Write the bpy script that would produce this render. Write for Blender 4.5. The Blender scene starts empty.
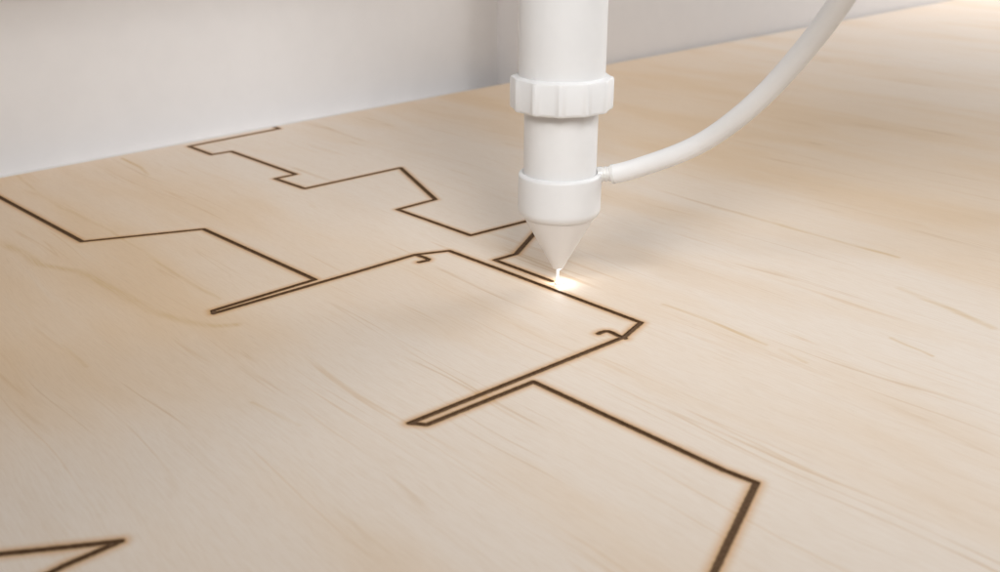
import bpy, bmesh, math, random
from mathutils import Vector, Matrix
from mathutils.geometry import delaunay_2d_cdt

random.seed(4)
MM = 0.001
scene = bpy.context.scene
col = scene.collection
W = bpy.data.worlds.new("World"); scene.world = W; W.use_nodes = True
W.node_tree.nodes['Background'].inputs['Color'].default_value = (1.0, 0.94, 0.88, 1)
W.node_tree.nodes['Background'].inputs['Strength'].default_value = 0.02

scene.view_settings.view_transform = 'Standard'
scene.view_settings.look = 'None'
scene.view_settings.exposure = 0.0
scene.view_settings.gamma = 1.0
scene.render.engine = 'CYCLES'
scene.cycles.max_bounces = 8

# ------------------------------------------------------------------ helpers
def link(name, bm, mat=None, parent=None, smooth=False, loc=None):
    me = bpy.data.meshes.new(name)
    bm.normal_update()
    bm.to_mesh(me); bm.free()
    if smooth:
        for p in me.polygons: p.use_smooth = True
    o = bpy.data.objects.new(name, me)
    col.objects.link(o)
    if mat is not None: me.materials.append(mat)
    if parent is not None: o.parent = parent
    if loc is not None: o.location = loc
    return o

def tag(o, label=None, cat=None, kind=None):
    if label: o['label'] = label
    if cat: o['category'] = cat
    if kind: o['kind'] = kind
    return o

def auto_smooth(o, deg=35):
    me = o.data
    bm = bmesh.new(); bm.from_mesh(me)
    lim = math.radians(deg)
    for e in bm.edges:
        if len(e.link_faces) == 2:
            e.smooth = e.calc_face_angle(0) < lim
    for f in bm.faces: f.smooth = True
    bm.to_mesh(me); bm.free()

def lathe(profile, seg=96, cap=False):
    """profile: list of (radius, z) in mm, around the z axis"""
    bm = bmesh.new()
    rings = []
    for r, z in profile:
        rings.append([bm.verts.new((r*MM*math.cos(2*math.pi*i/seg), r*MM*math.sin(2*math.pi*i/seg), z*MM)) for i in range(seg)])
    for a, b in zip(rings, rings[1:]):
        for i in range(seg):
            j = (i+1) % seg
            bm.faces.new((a[i], a[j], b[j], b[i]))
    if cap:
        bm.faces.new(list(reversed(rings[0]))); bm.faces.new(rings[-1])
    bmesh.ops.recalc_face_normals(bm, faces=bm.faces[:])
    return bm

def arc(cx, cz, r, a0, a1, n=8):
    return [(cx + r*math.cos(math.radians(a0+(a1-a0)*i/n)), cz + r*math.sin(math.radians(a0+(a1-a0)*i/n))) for i in range(n+1)]

def catmull(pts, n=10):
    pts = [Vector(p) for p in pts]
    out = []
    P = [2*pts[0]-pts[1]] + pts + [2*pts[-1]-pts[-2]]
    for i in range(1, len(P)-2):
        for k in range(n):
            t = k/n
            a, b, c, d = P[i-1], P[i], P[i+1], P[i+2]
            out.append(0.5*((2*b)+(c-a)*t+(2*a-5*b+4*c-d)*t*t+(3*b-a-3*c+d)*t**3))
    out.append(pts[-1])
    return out

def tube(path, rad, seg=32, close=True):
    """rad(i, n) -> radius in mm ; path in mm"""
    bm = bmesh.new()
    n = len(path); rings = []
    t0 = (path[1]-path[0]).normalized()
    nrm = t0.orthogonal().normalized()
    for i, p in enumerate(path):
        t = (path[min(i+1, n-1)]-path[max(i-1, 0)]).normalized()
        nrm = (nrm - t*nrm.dot(t)).normalized()
        b = t.cross(nrm)
        r = rad(i, n)
        rings.append([bm.verts.new((p + r*(nrm*math.cos(2*math.pi*k/seg)+b*math.sin(2*math.pi*k/seg)))*MM) for k in range(seg)])
    for a, b in zip(rings, rings[1:]):
        for i in range(seg):
            j = (i+1) % seg
            bm.faces.new((a[i], a[j], b[j], b[i]))
    if close:
        bm.faces.new(list(reversed(rings[0]))); bm.faces.new(rings[-1])
    bmesh.ops.recalc_face_normals(bm, faces=bm.faces[:])
    return bm

# ------------------------------------------------------------------ data (mm, board top is z = 0)
CUTS = {
 'far': [[(-153.0,681.5),(-147.66,675.37),(-193.82,625.09),(-174.2,603.81),(-164.46,612.11),(-114.85,558.46),(-124.63,549.12),
          (-104.58,528.91),(-57.26,572.79),(-33.39,508.54),(-51.29,490.9),(-13.67,449.79),(11.08,470.18),(25.01,481.49),
          (15.0,449.49),(7.04,423.96),(-2.16,416.18),(21.2,390.6)]],
 'main': [[(-329.6,587.1),(-260.22,512.39),(-190.34,441.02),(-140.01,459.32),(-76.05,392.43),(-109.32,359.35),(-108.3,356.6),
           (-58.84,402.55),(-37.31,423.04),(-22.63,428.35),(0.0,404.36),(27.62,374.3),(52.21,347.73),(44.46,334.79),
           (-27.21,271.4),(-21.89,270.54),(10.92,299.12),(61.68,244.93),(69.39,238.31),
           (51.52,201.98),(41.5,181.14)],
          [(-36.47,422.38),(-33.13,419.65),(-31.09,417.20),(-31.45,415.42),(-34.84,413.39)],
          [(35.58,337.79),(36.78,339.04),(38.13,339.85),(39.40,339.85),(40.55,338.68),(42.76,335.67),(44.69,333.74)]],
 'near': [[(-133.94,203.92),(-120.8,206.55),(-107.32,209.08),(-93.39,211.83),(-103.52,201.98),(-110.38,193.8)]],
}
KERF = 2.0      # width of the laser cut
DEPTH = 0.7
def kerf(y): return min(2.35, max(1.65, 1.70 + (y-200)*.0016))    # the cut is a little wider towards the far edge
EDGE_P = Vector((-277.54, 550.375)); EDGE_D = Vector((549.99+277.54, 1412.83-550.375)).normalized()
NRM = Vector((-EDGE_D.y, EDGE_D.x))           # away from the board, towards the wall
GRAIN = Vector((-0.65076, 0.75928)); ACROSS = Vector((0.75928, 0.65076))
TIP = Vector((23.37, 387.42))

# ------------------------------------------------------------------ node utilities
class NB:
    def __init__(s, name):
        s.m = bpy.data.materials.new(name); s.m.use_nodes = True
        s.t = s.m.node_tree; s.n = s.t.nodes; s.l = s.t.links
        s.bsdf = s.n['Principled BSDF']
    def put(s, sock, v):
        if hasattr(v, 'node'): s.l.new(v, sock)
        else: sock.default_value = v
    def math(s, op, a, b=None, c=None, clamp=False):
        n = s.n.new('ShaderNodeMath'); n.operation = op; n.use_clamp = clamp
        s.put(n.inputs[0], a)
        if b is not None: s.put(n.inputs[1], b)
        if c is not None: s.put(n.inputs[2], c)
        return n.outputs[0]
    def vm(s, op, a, b=None, sc=None, out=0):
        n = s.n.new('ShaderNodeVectorMath'); n.operation = op
        s.put(n.inputs[0], a)
        if b is not None: s.put(n.inputs[1], b)
        if sc is not None: s.put(n.inputs['Scale'], sc)
        return n.outputs['Value'] if op in ('DOT_PRODUCT', 'LENGTH', 'DISTANCE') else n.outputs[0]
    def noise(s, vec, scale=1.0, detail=3, rough=.55, dist=0.0, out='Fac'):
        n = s.n.new('ShaderNodeTexNoise')
        s.put(n.inputs['Vector'], vec); n.inputs['Scale'].default_value = scale
        n.inputs['Detail'].default_value = detail; n.inputs['Roughness'].default_value = rough
        n.inputs['Distortion'].default_value = dist
        return n.outputs[out]
    def remap(s, v, a, b, c=0.0, d=1.0, smooth=True):
        n = s.n.new('ShaderNodeMapRange'); n.interpolation_type = 'SMOOTHSTEP' if smooth else 'LINEAR'
        s.put(n.inputs[0], v); n.inputs[1].default_value = a; n.inputs[2].default_value = b
        n.inputs[3].default_value = c; n.inputs[4].default_value = d
        return n.outputs[0]
    def mix(s, fac, a, b, mode='MIX'):
        n = s.n.new('ShaderNodeMix'); n.data_type = 'RGBA'; n.blend_type = mode
        s.put(n.inputs['Factor'], fac)
        ia = [i for i in n.inputs if i.name == 'A' and i.type == 'RGBA'][0]
        ib = [i for i in n.inputs if i.name == 'B' and i.type == 'RGBA'][0]
        s.put(ia, a); s.put(ib, b)
        return [o for o in n.outputs if o.type == 'RGBA'][0]

def segdist(nb, P, segs):
    """distance (mm) from P to the nearest of the segments"""
    best = None
    for a, b in segs:
        a = Vector((a[0], a[1], 0)); d = Vector((b[0], b[1], 0)) - a
        q = nb.vm('SUBTRACT', P, tuple(a))
        t = nb.math('ADD', nb.vm('DOT_PRODUCT', q, tuple(d/d.length_squared)), 0.0, clamp=True)
        r = nb.vm('LENGTH', nb.vm('SUBTRACT', q, nb.vm('SCALE', tuple(d), sc=t)))
        best = r if best is None else nb.math('MINIMUM', best, r)
    return best

# ------------------------------------------------------------------ materials
def wood_material():
    nb = NB('birch_plywood')
    tc = nb.n.new('ShaderNodeTexCoord')
    P3 = nb.vm('SCALE', tc.outputs['Object'], sc=1000.0)          # millimetres
    P = nb.vm('MULTIPLY', P3, (1, 1, 0))
    g = nb.vm('DOT_PRODUCT', P, (GRAIN.x, GRAIN.y, 0))
    t = nb.vm('DOT_PRODUCT', P, (ACROSS.x, ACROSS.y, 0))
    def gt(sg, st, off=0.0):
        n = nb.n.new('ShaderNodeCombineXYZ')
        nb.l.new(nb.math('MULTIPLY', g, sg), n.inputs[0]); nb.l.new(nb.math('MULTIPLY', t, st), n.inputs[1])
        n.inputs[2].default_value = off
        return n.outputs[0]
    # slow wander of the grain
    wob = nb.math('MULTIPLY', nb.math('SUBTRACT', nb.noise(gt(.006, .012, 3.1), 1, 2), .5), 16.0)
    t0 = t
    t = nb.math('ADD', t0, wob)
    broad = nb.noise(gt(.0022, .012, 1.7), 1, 3, .5)
    patch = nb.noise(gt(.006, .022, 9.3), 1, 3, .55)
    streak = nb.noise(gt(.011, .16, 5.2), 1, 4, .6)
    fibre = nb.noise(gt(.05, 1.3, 2.2), 1, 3, .6)
    fine = nb.noise(gt(.16, 3.6, 7.7), 1, 2, .6)
    # thin, broken late-wood lines
    lines = nb.noise(gt(.0022, .075, 12.4), 1, 2, .45)
    ln = nb.math('ABSOLUTE', nb.math('SUBTRACT', lines, .53))
    lmask = nb.math('MULTIPLY', nb.remap(ln, .0, .014, 1, 0), nb.remap(nb.noise(gt(.012, .03, 21.0), 1, 2), .5, .66))
    # short dark flecks (pores)
    fl = nb.math('MULTIPLY', nb.remap(nb.noise(gt(.085, 1.0, 31.0), 1, 1, .4), .70, .78), nb.remap(patch, .4, .7))
    # hand-placed figure: flame outline and long mineral streaks
    feats = [([(-243,455),(-223.2,436.1),(-197.5,412.4),(-176.1,401.3),(-151.4,378.6),(-133.5,359.9),(-115,348.4),(-104.7,344.7),(-97.6,345.6)],.6,3.4,.62),
             ([(-285,578),(-263.5,546.2),(-221.3,493.3),(-182.5,454.8),(-139.1,403.8),(-111.2,371.1)],.2,1.5,.42),
             ([(107,495),(130.1,470.2),(151.3,444.6),(173.6,418.7)],.4,2.2,.7),
             ([(62.3,366),(74.9,352.2),(85,338.3),(93.3,327.9)],.3,1.6,.75),
             ([(97.6,323.7),(103.9,314.1)],.2,1.6,.4),
             ([(160.6,383),(172.5,361.9),(181.5,342.8)],.6,3.0,.6),
             ([(140.5,334.8),(148.2,319.6)],.2,1.3,.7),
             ([(-225.4,595.5),(-195.7,556.7)],.3,1.8,.8),
             ([(-77.7,285.1),(-60,269.1)],.2,1.1,.5),
             ([(-153.2,327.9),(-139.2,309.4)],.2,1.2,.5)]
    wv = nb.noise(P, .022, 2, .4, out='Color')
    Pw = nb.vm('ADD', P, nb.vm('MULTIPLY', nb.vm('SUBTRACT', wv, (.5, .5, .5)), (7.0, 7.0, 0)))
    fm = None
    for pts, w0, w1, amp in feats:
        d = segdist(nb, Pw, list(zip(pts, pts[1:])))
        v = nb.remap(d, w0*.4, w1, amp, 0)
        fm = v if fm is None else nb.math('MAXIMUM', fm, v)
    fm = nb.math('MULTIPLY', fm, nb.math('MULTIPLY', nb.remap(fibre, .25, .6, .4, 1.0), nb.remap(nb.noise(P, .03, 2), .3, .65, .3, 1.0)))

    # pale strip along the grain between two warmer strips
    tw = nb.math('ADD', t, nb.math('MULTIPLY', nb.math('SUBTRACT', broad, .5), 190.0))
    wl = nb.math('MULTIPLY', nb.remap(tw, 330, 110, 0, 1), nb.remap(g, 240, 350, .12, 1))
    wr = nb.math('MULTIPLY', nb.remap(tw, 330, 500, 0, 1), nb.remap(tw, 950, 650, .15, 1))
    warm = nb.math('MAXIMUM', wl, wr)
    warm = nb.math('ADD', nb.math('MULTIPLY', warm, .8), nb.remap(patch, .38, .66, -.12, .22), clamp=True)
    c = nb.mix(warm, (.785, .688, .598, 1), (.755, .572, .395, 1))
    c = nb.mix(nb.math('MULTIPLY', nb.remap(patch, .50, .78), .26), c, (.66, .48, .31, 1))
    c = nb.mix(nb.math('MULTIPLY', nb.remap(streak, .50, .80), .13), c, (.62, .44, .28, 1))
    c = nb.mix(nb.math('MULTIPLY', nb.remap(streak, .46, .24), .25), c, (.76, .65, .54, 1))
    c = nb.mix(nb.math('MULTIPLY', nb.remap(fibre, .45, .85), .17), c, (.60, .42, .265, 1))
    c = nb.mix(nb.math('MULTIPLY', nb.remap(fine, .42, .70), .19), c, (.58, .41, .26, 1))
    c = nb.mix(nb.math('MULTIPLY', lmask, .50), c, (.56, .36, .18, 1))
    l2 = nb.math('ABSOLUTE', nb.math('SUBTRACT', nb.noise(gt(.0030, .16, 40.2), 1, 1, .4), .5))
    l2 = nb.math('MULTIPLY', nb.remap(l2, .0, .020, 1, 0), nb.remap(nb.noise(gt(.010, .05, 52.0), 1, 2), .50, .64))
    c = nb.mix(nb.math('MULTIPLY', l2, .34), c, (.60, .38, .18, 1))
    c = nb.mix(nb.math('MULTIPLY', fl, .22), c, (.46, .30, .17, 1))
    c = nb.mix(fm, c, (.60, .395, .165, 1))
    # heat stain beside the cuts (a real brown stain left by the laser)
    segs = []
    for chain in CUTS.values():
        for pl in chain: segs += list(zip(pl, pl[1:]))
    sd = segdist(nb, P, segs)
    sd = nb.math('ADD', sd, nb.math('MULTIPLY', nb.math('SUBTRACT', nb.noise(P, .55, 3, .6), .5), .7))
    sep = nb.n.new('ShaderNodeSeparateXYZ'); nb.l.new(P, sep.inputs[0])
    half = nb.remap(sep.outputs[1], 169, 606, .825, 1.175, smooth=False)
    sd = nb.math('SUBTRACT', sd, half)
    halo = nb.remap(sd, -.2, 3.5, 1, 0, smooth=False)
    halo = nb.math('MULTIPLY', nb.math('POWER', halo, 1.7), .95)
    c = nb.mix(halo, c, (.585, .30, .085, 1))
    rim = nb.remap(sd, -.1, .55, .85, 0)
    c = nb.mix(rim, c, (.11, .055, .026, 1))
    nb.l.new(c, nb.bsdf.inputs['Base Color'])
    nb.put(nb.bsdf.inputs['Roughness'], nb.remap(fibre, .2, .8, .54, .66))
    nb.bsdf.inputs['Specular IOR Level'].default_value = .36
    bump = nb.n.new('ShaderNodeBump'); bump.inputs['Strength'].default_value = .25; bump.inputs['Distance'].default_value = .00012
    nb.l.new(nb.math('ADD', fibre, nb.math('MULTIPLY', fine, .6)), bump.inputs['Height'])
    nb.l.new(bump.outputs[0], nb.bsdf.inputs['Normal'])
    return nb.m

def char_material():
    nb = NB('charred_wood')
    tc = nb.n.new('ShaderNodeTexCoord')
    P = nb.vm('SCALE', tc.outputs['Object'], sc=1000.0)
    k = nb.noise(P, .9, 4, .6)
    c = nb.mix(nb.remap(k, .3, .72), (.105, .057, .028, 1), (.165, .096, .053, 1))
    nb.l.new(c, nb.bsdf.inputs['Base Color'])
    nb.bsdf.inputs['Roughness'].default_value = .85
    nb.bsdf.inputs['Specular IOR Level'].default_value = .2
    return nb.m

def plastic(name, colr, rough=.38, spec=.45, var=.02):
    nb = NB(name)
    tc = nb.n.new('ShaderNodeTexCoord')
    P = nb.vm('SCALE', tc.outputs['Object'], sc=1000.0)
    k = nb.noise(P, .05, 4, .6)
    d = tuple(x*(1-var*2) for x in colr[:3]) + (1,)
    nb.l.new(nb.mix(nb.remap(k, .3, .7), colr, d), nb.bsdf.inputs['Base Color'])
    nb.put(nb.bsdf.inputs['Roughness'], nb.remap(nb.noise(P, .25, 3), .3, .7, rough-.04, rough+.06))
    nb.bsdf.inputs['Specular IOR Level'].default_value = spec
    return nb.m

def glow(name, colr, strength):
    m = bpy.data.materials.new(name); m.use_nodes = True
    n = m.node_tree.nodes; n.clear()
    e = n.new('ShaderNodeEmission'); e.inputs[0].default_value = colr; e.inputs[1].default_value = strength
    o = n.new('ShaderNodeOutputMaterial'); m.node_tree.links.new(e.outputs[0], o.inputs[0])
    return m

M_wood = wood_material()
M_char = char_material()
M_white = plastic('white_plastic', (.775, .775, .785, 1))
M_nozzle = plastic('warm_white_plastic', (.80, .785, .78, 1), .42)
M_hose = plastic('white_hose_rubber', (.83, .83, .84, 1), .42)
M_barb = plastic('clear_fitting', (.74, .73, .72, 1), .22, .6)
M_wall = plastic('pale_grey_paint', (.875, .862, .868, 1), .6, .3, .01)
M_pier = plastic('grey_paint', (.735, .717, .72, 1), .6, .3, .01)
M_table = plastic('table_paint', (.78, .76, .755, 1), .8, .1)
M_beam = glow('laser_light', (1.0, .98, .95, 1), 1.6)

# ------------------------------------------------------------------ the board with its cuts (planar arrangement)
def stadium(a, b, r, n=10):
    a = Vector(a); b = Vector(b); d = (b-a).normalized(); ang = math.atan2(d.y, d.x)
    pts = []
    for i in range(n+1):
        q = ang - math.pi/2 + math.pi*i/n
        pts.append(b + r*Vector((math.cos(q), math.sin(q))))
    for i in range(n+1):
        q = ang + math.pi/2 + math.pi*i/n
        pts.append(a + r*Vector((math.cos(q), math.sin(q))))
    return pts

def build_board():
    near = -560.0
    e0 = EDGE_P - EDGE_D*330; e1 = EDGE_P + EDGE_D*1500
    e2 = e1 - NRM*1250; e3 = e0 - NRM*1250
    verts = [e0, e3, e2, e1]; faces = [[0, 1, 2, 3]]
    owner = {0: None}
    for key, chain in CUTS.items():
        for pl in chain:
            for a, b in zip(pl, pl[1:]):
                st = stadium(a, b, .5*kerf((a[1]+b[1])*.5))
                base = len(verts); verts += st
                faces.append(list(range(base, base+len(st)))); owner[len(faces)-1] = key
    vo, eo, fo, ov, oe, of = delaunay_2d_cdt([Vector(v) for v in verts], [], faces, 1, 1e-5)
    bm_top = bmesh.new(); bms = {k: bmesh.new() for k in CUTS}
    vt = {}; vk = {k: {} for k in CUTS}
    def tv(i):
        if i not in vt: vt[i] = bm_top.verts.new((vo[i].x*MM, vo[i].y*MM, 0))
        return vt[i]
    def kv(k, i, z):
        d = vk[k]
        if (i, z) not in d: d[(i, z)] = bms[k].verts.new((vo[i].x*MM, vo[i].y*MM, z*MM))
        return d[(i, z)]
    kind = []
    edges = {}
    for fi, f in enumerate(fo):
        ks = [owner[o] for o in of[fi] if owner[o]]
        k = ks[0] if ks else None
        kind.append(k)
        if k is None: bm_top.faces.new([tv(i) for i in f])
        else: bms[k].faces.new([kv(k, i, -DEPTH) for i in f])
        for a, b in zip(f, f[1:]+f[:1]): edges[(a, b)] = k
    for (a, b), k in edges.items():
        if k is None: continue
        if edges.get((b, a), k) is None:
            bms[k].faces.new((kv(k, b, 0), kv(k, a, 0), kv(k, a, -DEPTH), kv(k, b, -DEPTH)))
    # sides and underside
    T = 6.0; ch = .35
    ring = []
    cs = [e0, e3, e2, e1]
    cen = sum(cs, Vector((0, 0)))/4
    top = [bm_top.verts.new((v.x*MM, v.y*MM, 0)) for v in cs]
    mid = [bm_top.verts.new(((v.x+(NRM.x*ch if i in (0, 3) else -NRM.x*ch))*MM, (v.y+(NRM.y*ch if i in (0, 3) else -NRM.y*ch))*MM, -ch*MM)) for i, v in enumerate(cs)]
    bot = [bm_top.verts.new((m.co.x, m.co.y, -T*MM)) for m in mid]
    for i in range(4):
        j = (i+1) % 4
        bm_top.faces.new((top[i], mid[i], mid[j], top[j]))
        bm_top.faces.new((mid[i], bot[i], bot[j], mid[j]))
    bm_top.faces.new(list(reversed(bot)))
    bmesh.ops.remove_doubles(bm_top, verts=bm_top.verts[:], dist=1e-7)
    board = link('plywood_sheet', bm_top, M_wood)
    tag(board, 'pale birch plywood sheet with brown lines burnt into it, lying under the white nozzle', 'plywood')
    for k in CUTS:
        o = link('burnt_cut', bms[k], M_char, board)
        o['label'] = {'far': 'thin stepped burnt line from the far edge to the nozzle tip',
                      'main': 'long zigzag burnt line passing in front of the nozzle tip',
                      'near': 'short pointed burnt line in the near left corner'}[k]
    return board
build_board()

# ------------------------------------------------------------------ laser head
head = bpy.data.objects.new('laser_head', None); col.objects.link(head)
head.location = (TIP.x*MM, TIP.y*MM, 0)
head.empty_display_size = .02
tag(head, 'upright white cylindrical laser head with ribbed ring and cone nozzle, tip glowing on the plywood', 'laser head')

o = link('upper_tube', lathe([(13.0, 79), (16.35, 79), (16.35, 300), (13.0, 300)], 128), M_white, head); auto_smooth(o)
o = link('lower_tube', lathe([(12, 44)] + [(14.15, 44), (14.15, 74), (12, 74)], 128), M_white, head); auto_smooth(o)

def ring_nut():
    """twelve shallow scooped flats between rounded ribs"""
    bm = bmesh.new()
    N = 12; per = 16; R = 19.75
    flat = R*math.cos(math.pi/N)
    view = math.radians(-90) + math.radians(-4.5)
    def rad(fr):                       # fr in 0..1 over one flat (rib to rib)
        x = (fr-.5)*2                  # -1..1
        a = x*math.pi/N
        base = flat/math.cos(a)
        scoop = .30*max(0.0, 1-(abs(x)/.86)**4)
        rib = -.14*max(0.0, (abs(x)-.9)/.1)**2
        return base - scoop + rib
    fs = [0, .02, .05, .075, .1, .15, .25, .35, .5, .65, .75, .85, .9, .925, .95, .98]
    levels = [(14.6, 71.8, 0), (-1.3, 71.8, 1), (-.35, 72.15, 1), (0, 72.9, 1), (0, 83.0, 1), (-.35, 83.9, 1), (-1.3, 84.3, 1), (16.2, 84.5, 0)]
    rings = []
    for off, z, rel in levels:
        row = []
        for i in range(N):
            for fr in fs:
                a = view + 2*math.pi*(i+fr)/N
                r = rad(fr) + off if rel else off
                row.append(bm.verts.new((r*MM*math.cos(a), r*MM*math.sin(a), z*MM)))
        rings.append(row)
    n = len(rings[0])
    for a, b in zip(rings, rings[1:]):
        for i in range(n):
            j = (i+1) % n
            bm.faces.new((a[i], a[j], b[j], b[i]))
    for i in range(n):
        j = (i+1) % n
        bm.faces.new((rings[-1][i], rings[-1][j], rings[0][j], rings[0][i]))
    bmesh.ops.recalc_face_normals(bm, faces=bm.faces[:])
    return bm
o = link('ring_nut', ring_nut(), M_white, head); auto_smooth(o, 24)

prof = [(13.6, 45.2), (14.2, 46.1)] + arc(14.9, 45.6, 1.35, 130, 0, 8) + [(16.25, 44), (16.25, 33.8)] + \
       arc(11.75, 33.1, 4.5, 0, -54, 12)[1:] + [(14.1, 29.3), (11, 29.2)]
o = link('collar', lathe(prof, 128), M_white, head); auto_smooth(o, 40)
prof = [(12.6, 29.9), (14.15, 29.25)] + [(14.15+(2.35-14.15)*k/10, 29.25+(7.6-29.25)*k/10) for k in range(1, 11)] + \
       [(2.2, 7.2), (1.9, 6.9), (.9, 6.8), (.9, 9)]
o = link('nozzle_cone', lathe(prof, 128), M_nozzle, head); auto_smooth(o, 40)

# hose barb on the collar: points to the right
def barb():
    prof = [(0, 14.6), (3.1, 14.6), (3.1, 16.6), (2.75, 16.9), (2.75, 17.5), (3.0, 17.7), (3.0, 18.2), (2.75, 18.4), (2.75, 19.0), (3.0, 19.2), (3.0, 20.9), (0, 20.9)]
    bm = lathe([(max(r, .01), z) for r, z in prof], 48)
    bmesh.ops.transform(bm, matrix=Matrix.Rotation(math.radians(90), 4, 'Y'), verts=bm.verts[:])
    bmesh.ops.transform(bm, matrix=Matrix.Translation((0, 0, 44.2*MM)) @ Matrix.Rotation(math.radians(-6), 4, 'Y'), verts=bm.verts[:])
    return bm
o = link('hose_fitting', barb(), M_barb, head); auto_smooth(o, 30)

# assumed slide that carries the tube, added out of view to widen its shadow
bm = bmesh.new(); bmesh.ops.create_cube(bm, size=1.0)
for v in bm.verts: v.co = Vector((v.co.x*86, v.co.y*74, v.co.z*120+220))*MM
bmesh.ops.bevel(bm, geom=bm.edges[:], offset=5*MM, segments=3, affect='EDGES', profile=.5)
o = link('added_carriage', bm, M_white, head); auto_smooth(o)

beam = link('laser_beam', lathe([(.02, 8.2), (.62, 8.2), (.5, 5), (.42, .3), (.02, .3)], 24), M_beam, head, True)
bm = bmesh.new(); bmesh.ops.create_uvsphere(bm, u_segments=32, v_segments=16, radius=1.0)
for v in bm.verts: v.co = Vector((v.co.x*1.8+.8, v.co.y*1.5+.3, v.co.z*.6+.65))*MM
spark = link('spark', bm, M_beam, beam, True)

# ------------------------------------------------------------------ air hose
hp = [(43.6, 387.6, 45.9), (47.5, 386.3, 47.0), (53.85, 382.94, 50.0), (70.11, 375.39, 58.12), (80.0, 366.3, 67.6), (90.0, 354.83, 81.0),
      (97.2, 343.46, 95.4), (101.6, 332.67, 107.3), (104.4, 321.7, 118.6), (106.1, 309.4, 131.0), (106.6, 297.63, 144.4), (106, 286, 162), (102, 282, 186), (97, 296, 212), (87, 334, 234), (64, 374, 238)]
hpath = catmull(hp, 12)
for _ in range(60):                       # an even bend, no kinks
    hpath = hpath[:4] + [hpath[i]*.5 + (hpath[i-1]+hpath[i+1])*.25 for i in range(4, len(hpath)-1)] + hpath[-1:]
o = link('air_hose', tube(hpath, lambda i, n: 3.75 - .35*max(0, 1-i/3) , 40), M_hose, None, True)
tag(o, 'white flexible hose curving up from the right side of the white nozzle collar', 'hose')
# two clear clamp rings where the hose starts
def clamp():
    bm = bmesh.new()
    for s in (1, 3):
        p = hpath[s]; t = (hpath[s+1]-hpath[s-1]).normalized()
        q = Vector((0, 0, 1)).rotation_difference(t).to_matrix().to_4x4()
        b = lathe([(3.4, -.35), (3.8, -.3), (3.88, 0), (3.8, .3), (3.4, .35)], 40)
        me = bpy.data.meshes.new('clip'); b.transform(Matrix.Translation(p*MM) @ q); b.to_mesh(me); b.free()
        bm.from_mesh(me); bpy.data.meshes.remove(me)
    return bm
link('hose_clamp', clamp(), M_barb, o, True)

# ------------------------------------------------------------------ setting: wall, pier, table
def slab(origin, length, depth, z0, z1, r=1.5):
    """box with one long side along EDGE_D, growing along NRM"""
    bm = bmesh.new()
    bmesh.ops.create_cube(bm, size=1.0)
    for v in bm.verts:
        s = (v.co.x+.5)*length; d = (v.co.y+.5)*depth; z = z0 + (v.co.z+.5)*(z1-z0)
        q = origin + EDGE_D*s + NRM*d
        v.co = Vector((q.x, q.y, z))*MM
    bmesh.ops.recalc_face_normals(bm, faces=bm.faces[:])
    bmesh.ops.bevel(bm, geom=bm.edges[:], offset=r*MM, segments=3, affect='EDGES', profile=.5)
    return bm
# the pier's front-left corner shows just left of the tube
PIER = Vector((14.0, 856.0)) + NRM*4 + EDGE_D*6
wo = PIER + NRM*24 - EDGE_D*1100
bmw = slab(wo, 1110, 30, -40, 330)
cap = slab(wo - NRM*28, 1085, 28.5, 108, 150); me = bpy.data.meshes.new('cap'); cap.to_mesh(me); cap.free(); bmw.from_mesh(me); bpy.data.meshes.remove(me)  # ledge added above the view to shade the top of the wall
o = link('wall', bmw, M_wall); auto_smooth(o)
tag(o, kind='structure')
o = link('pier', slab(PIER, 1500, 60, -40, 330), M_pier); auto_smooth(o)
tag(o, 'grey upright panel standing behind the plywood, its dark side edge left of the white tube', 'panel')
to = EDGE_P - EDGE_D*900 - NRM*1400
o = link('table', slab(to, 2800, 1700, -46, -6.2), M_table); auto_smooth(o)
tag(o, kind='structure')

# ------------------------------------------------------------------ lamps
def area(name, loc, target, size, watts, colr=(1, 1, 1), size_y=None, spread=180):
    L = bpy.data.lights.new(name, 'AREA'); L.energy = watts; L.color = colr; L.size = size
    L.spread = math.radians(spread)
    if size_y: L.shape = 'RECTANGLE'; L.size_y = size_y
    o = bpy.data.objects.new(name, L); col.objects.link(o)
    o.location = loc
    o.rotation_euler = (Vector(target)-Vector(loc)).to_track_quat('-Z', 'Y').to_euler()
    return o
area('back_sheen_fill', (1.48, 1.50, .72), (.28, .62, 0), 1.05, 21.5, (1, .982, .96))  # added unseen area light that gives the board its sheen
area('left_softbox', (-.55, -.40, .80), (.05, .42, 0), .30, 4.15, (1, .975, .94))
area('right_fill', (1.5, .50, .90), (.10, .40, 0), 1.30, 4.6, (.95, .98, 1.0))  # added unseen area light, broad fill from the right
area('front_softbox', (.16, -.42, .66), (.0, .60, 0), .30, .36, (1, .975, .94), None, 40)
area('overhead_spot', (.26, -.16, .74), (.125, .37, 0), .16, .108, (.93, .97, 1.0), None, 36)
L = bpy.data.lights.new('spark_lamp', 'POINT'); L.energy = .0040; L.color = (.90, .95, 1.0); L.shadow_soft_size = .0010; L.specular_factor = 0
o = bpy.data.objects.new('spark_lamp', L); col.objects.link(o); o.location = ((TIP.x+.8)*MM, (TIP.y+.6)*MM, .0034)

# ------------------------------------------------------------------ camera
cam = bpy.data.cameras.new('camera'); co = bpy.data.objects.new('camera', cam); col.objects.link(co)
co.location = (0, 0, .150)
co.rotation_euler = (math.pi/2 - math.atan(398/1022.0), 0, 0)
cam.sensor_width = 36; cam.lens = 36*1022/1000.0
cam.clip_start = .005; cam.clip_end = 20
cam.dof.use_dof = True; cam.dof.focus_distance = .40; cam.dof.aperture_fstop = 16
scene.camera = co
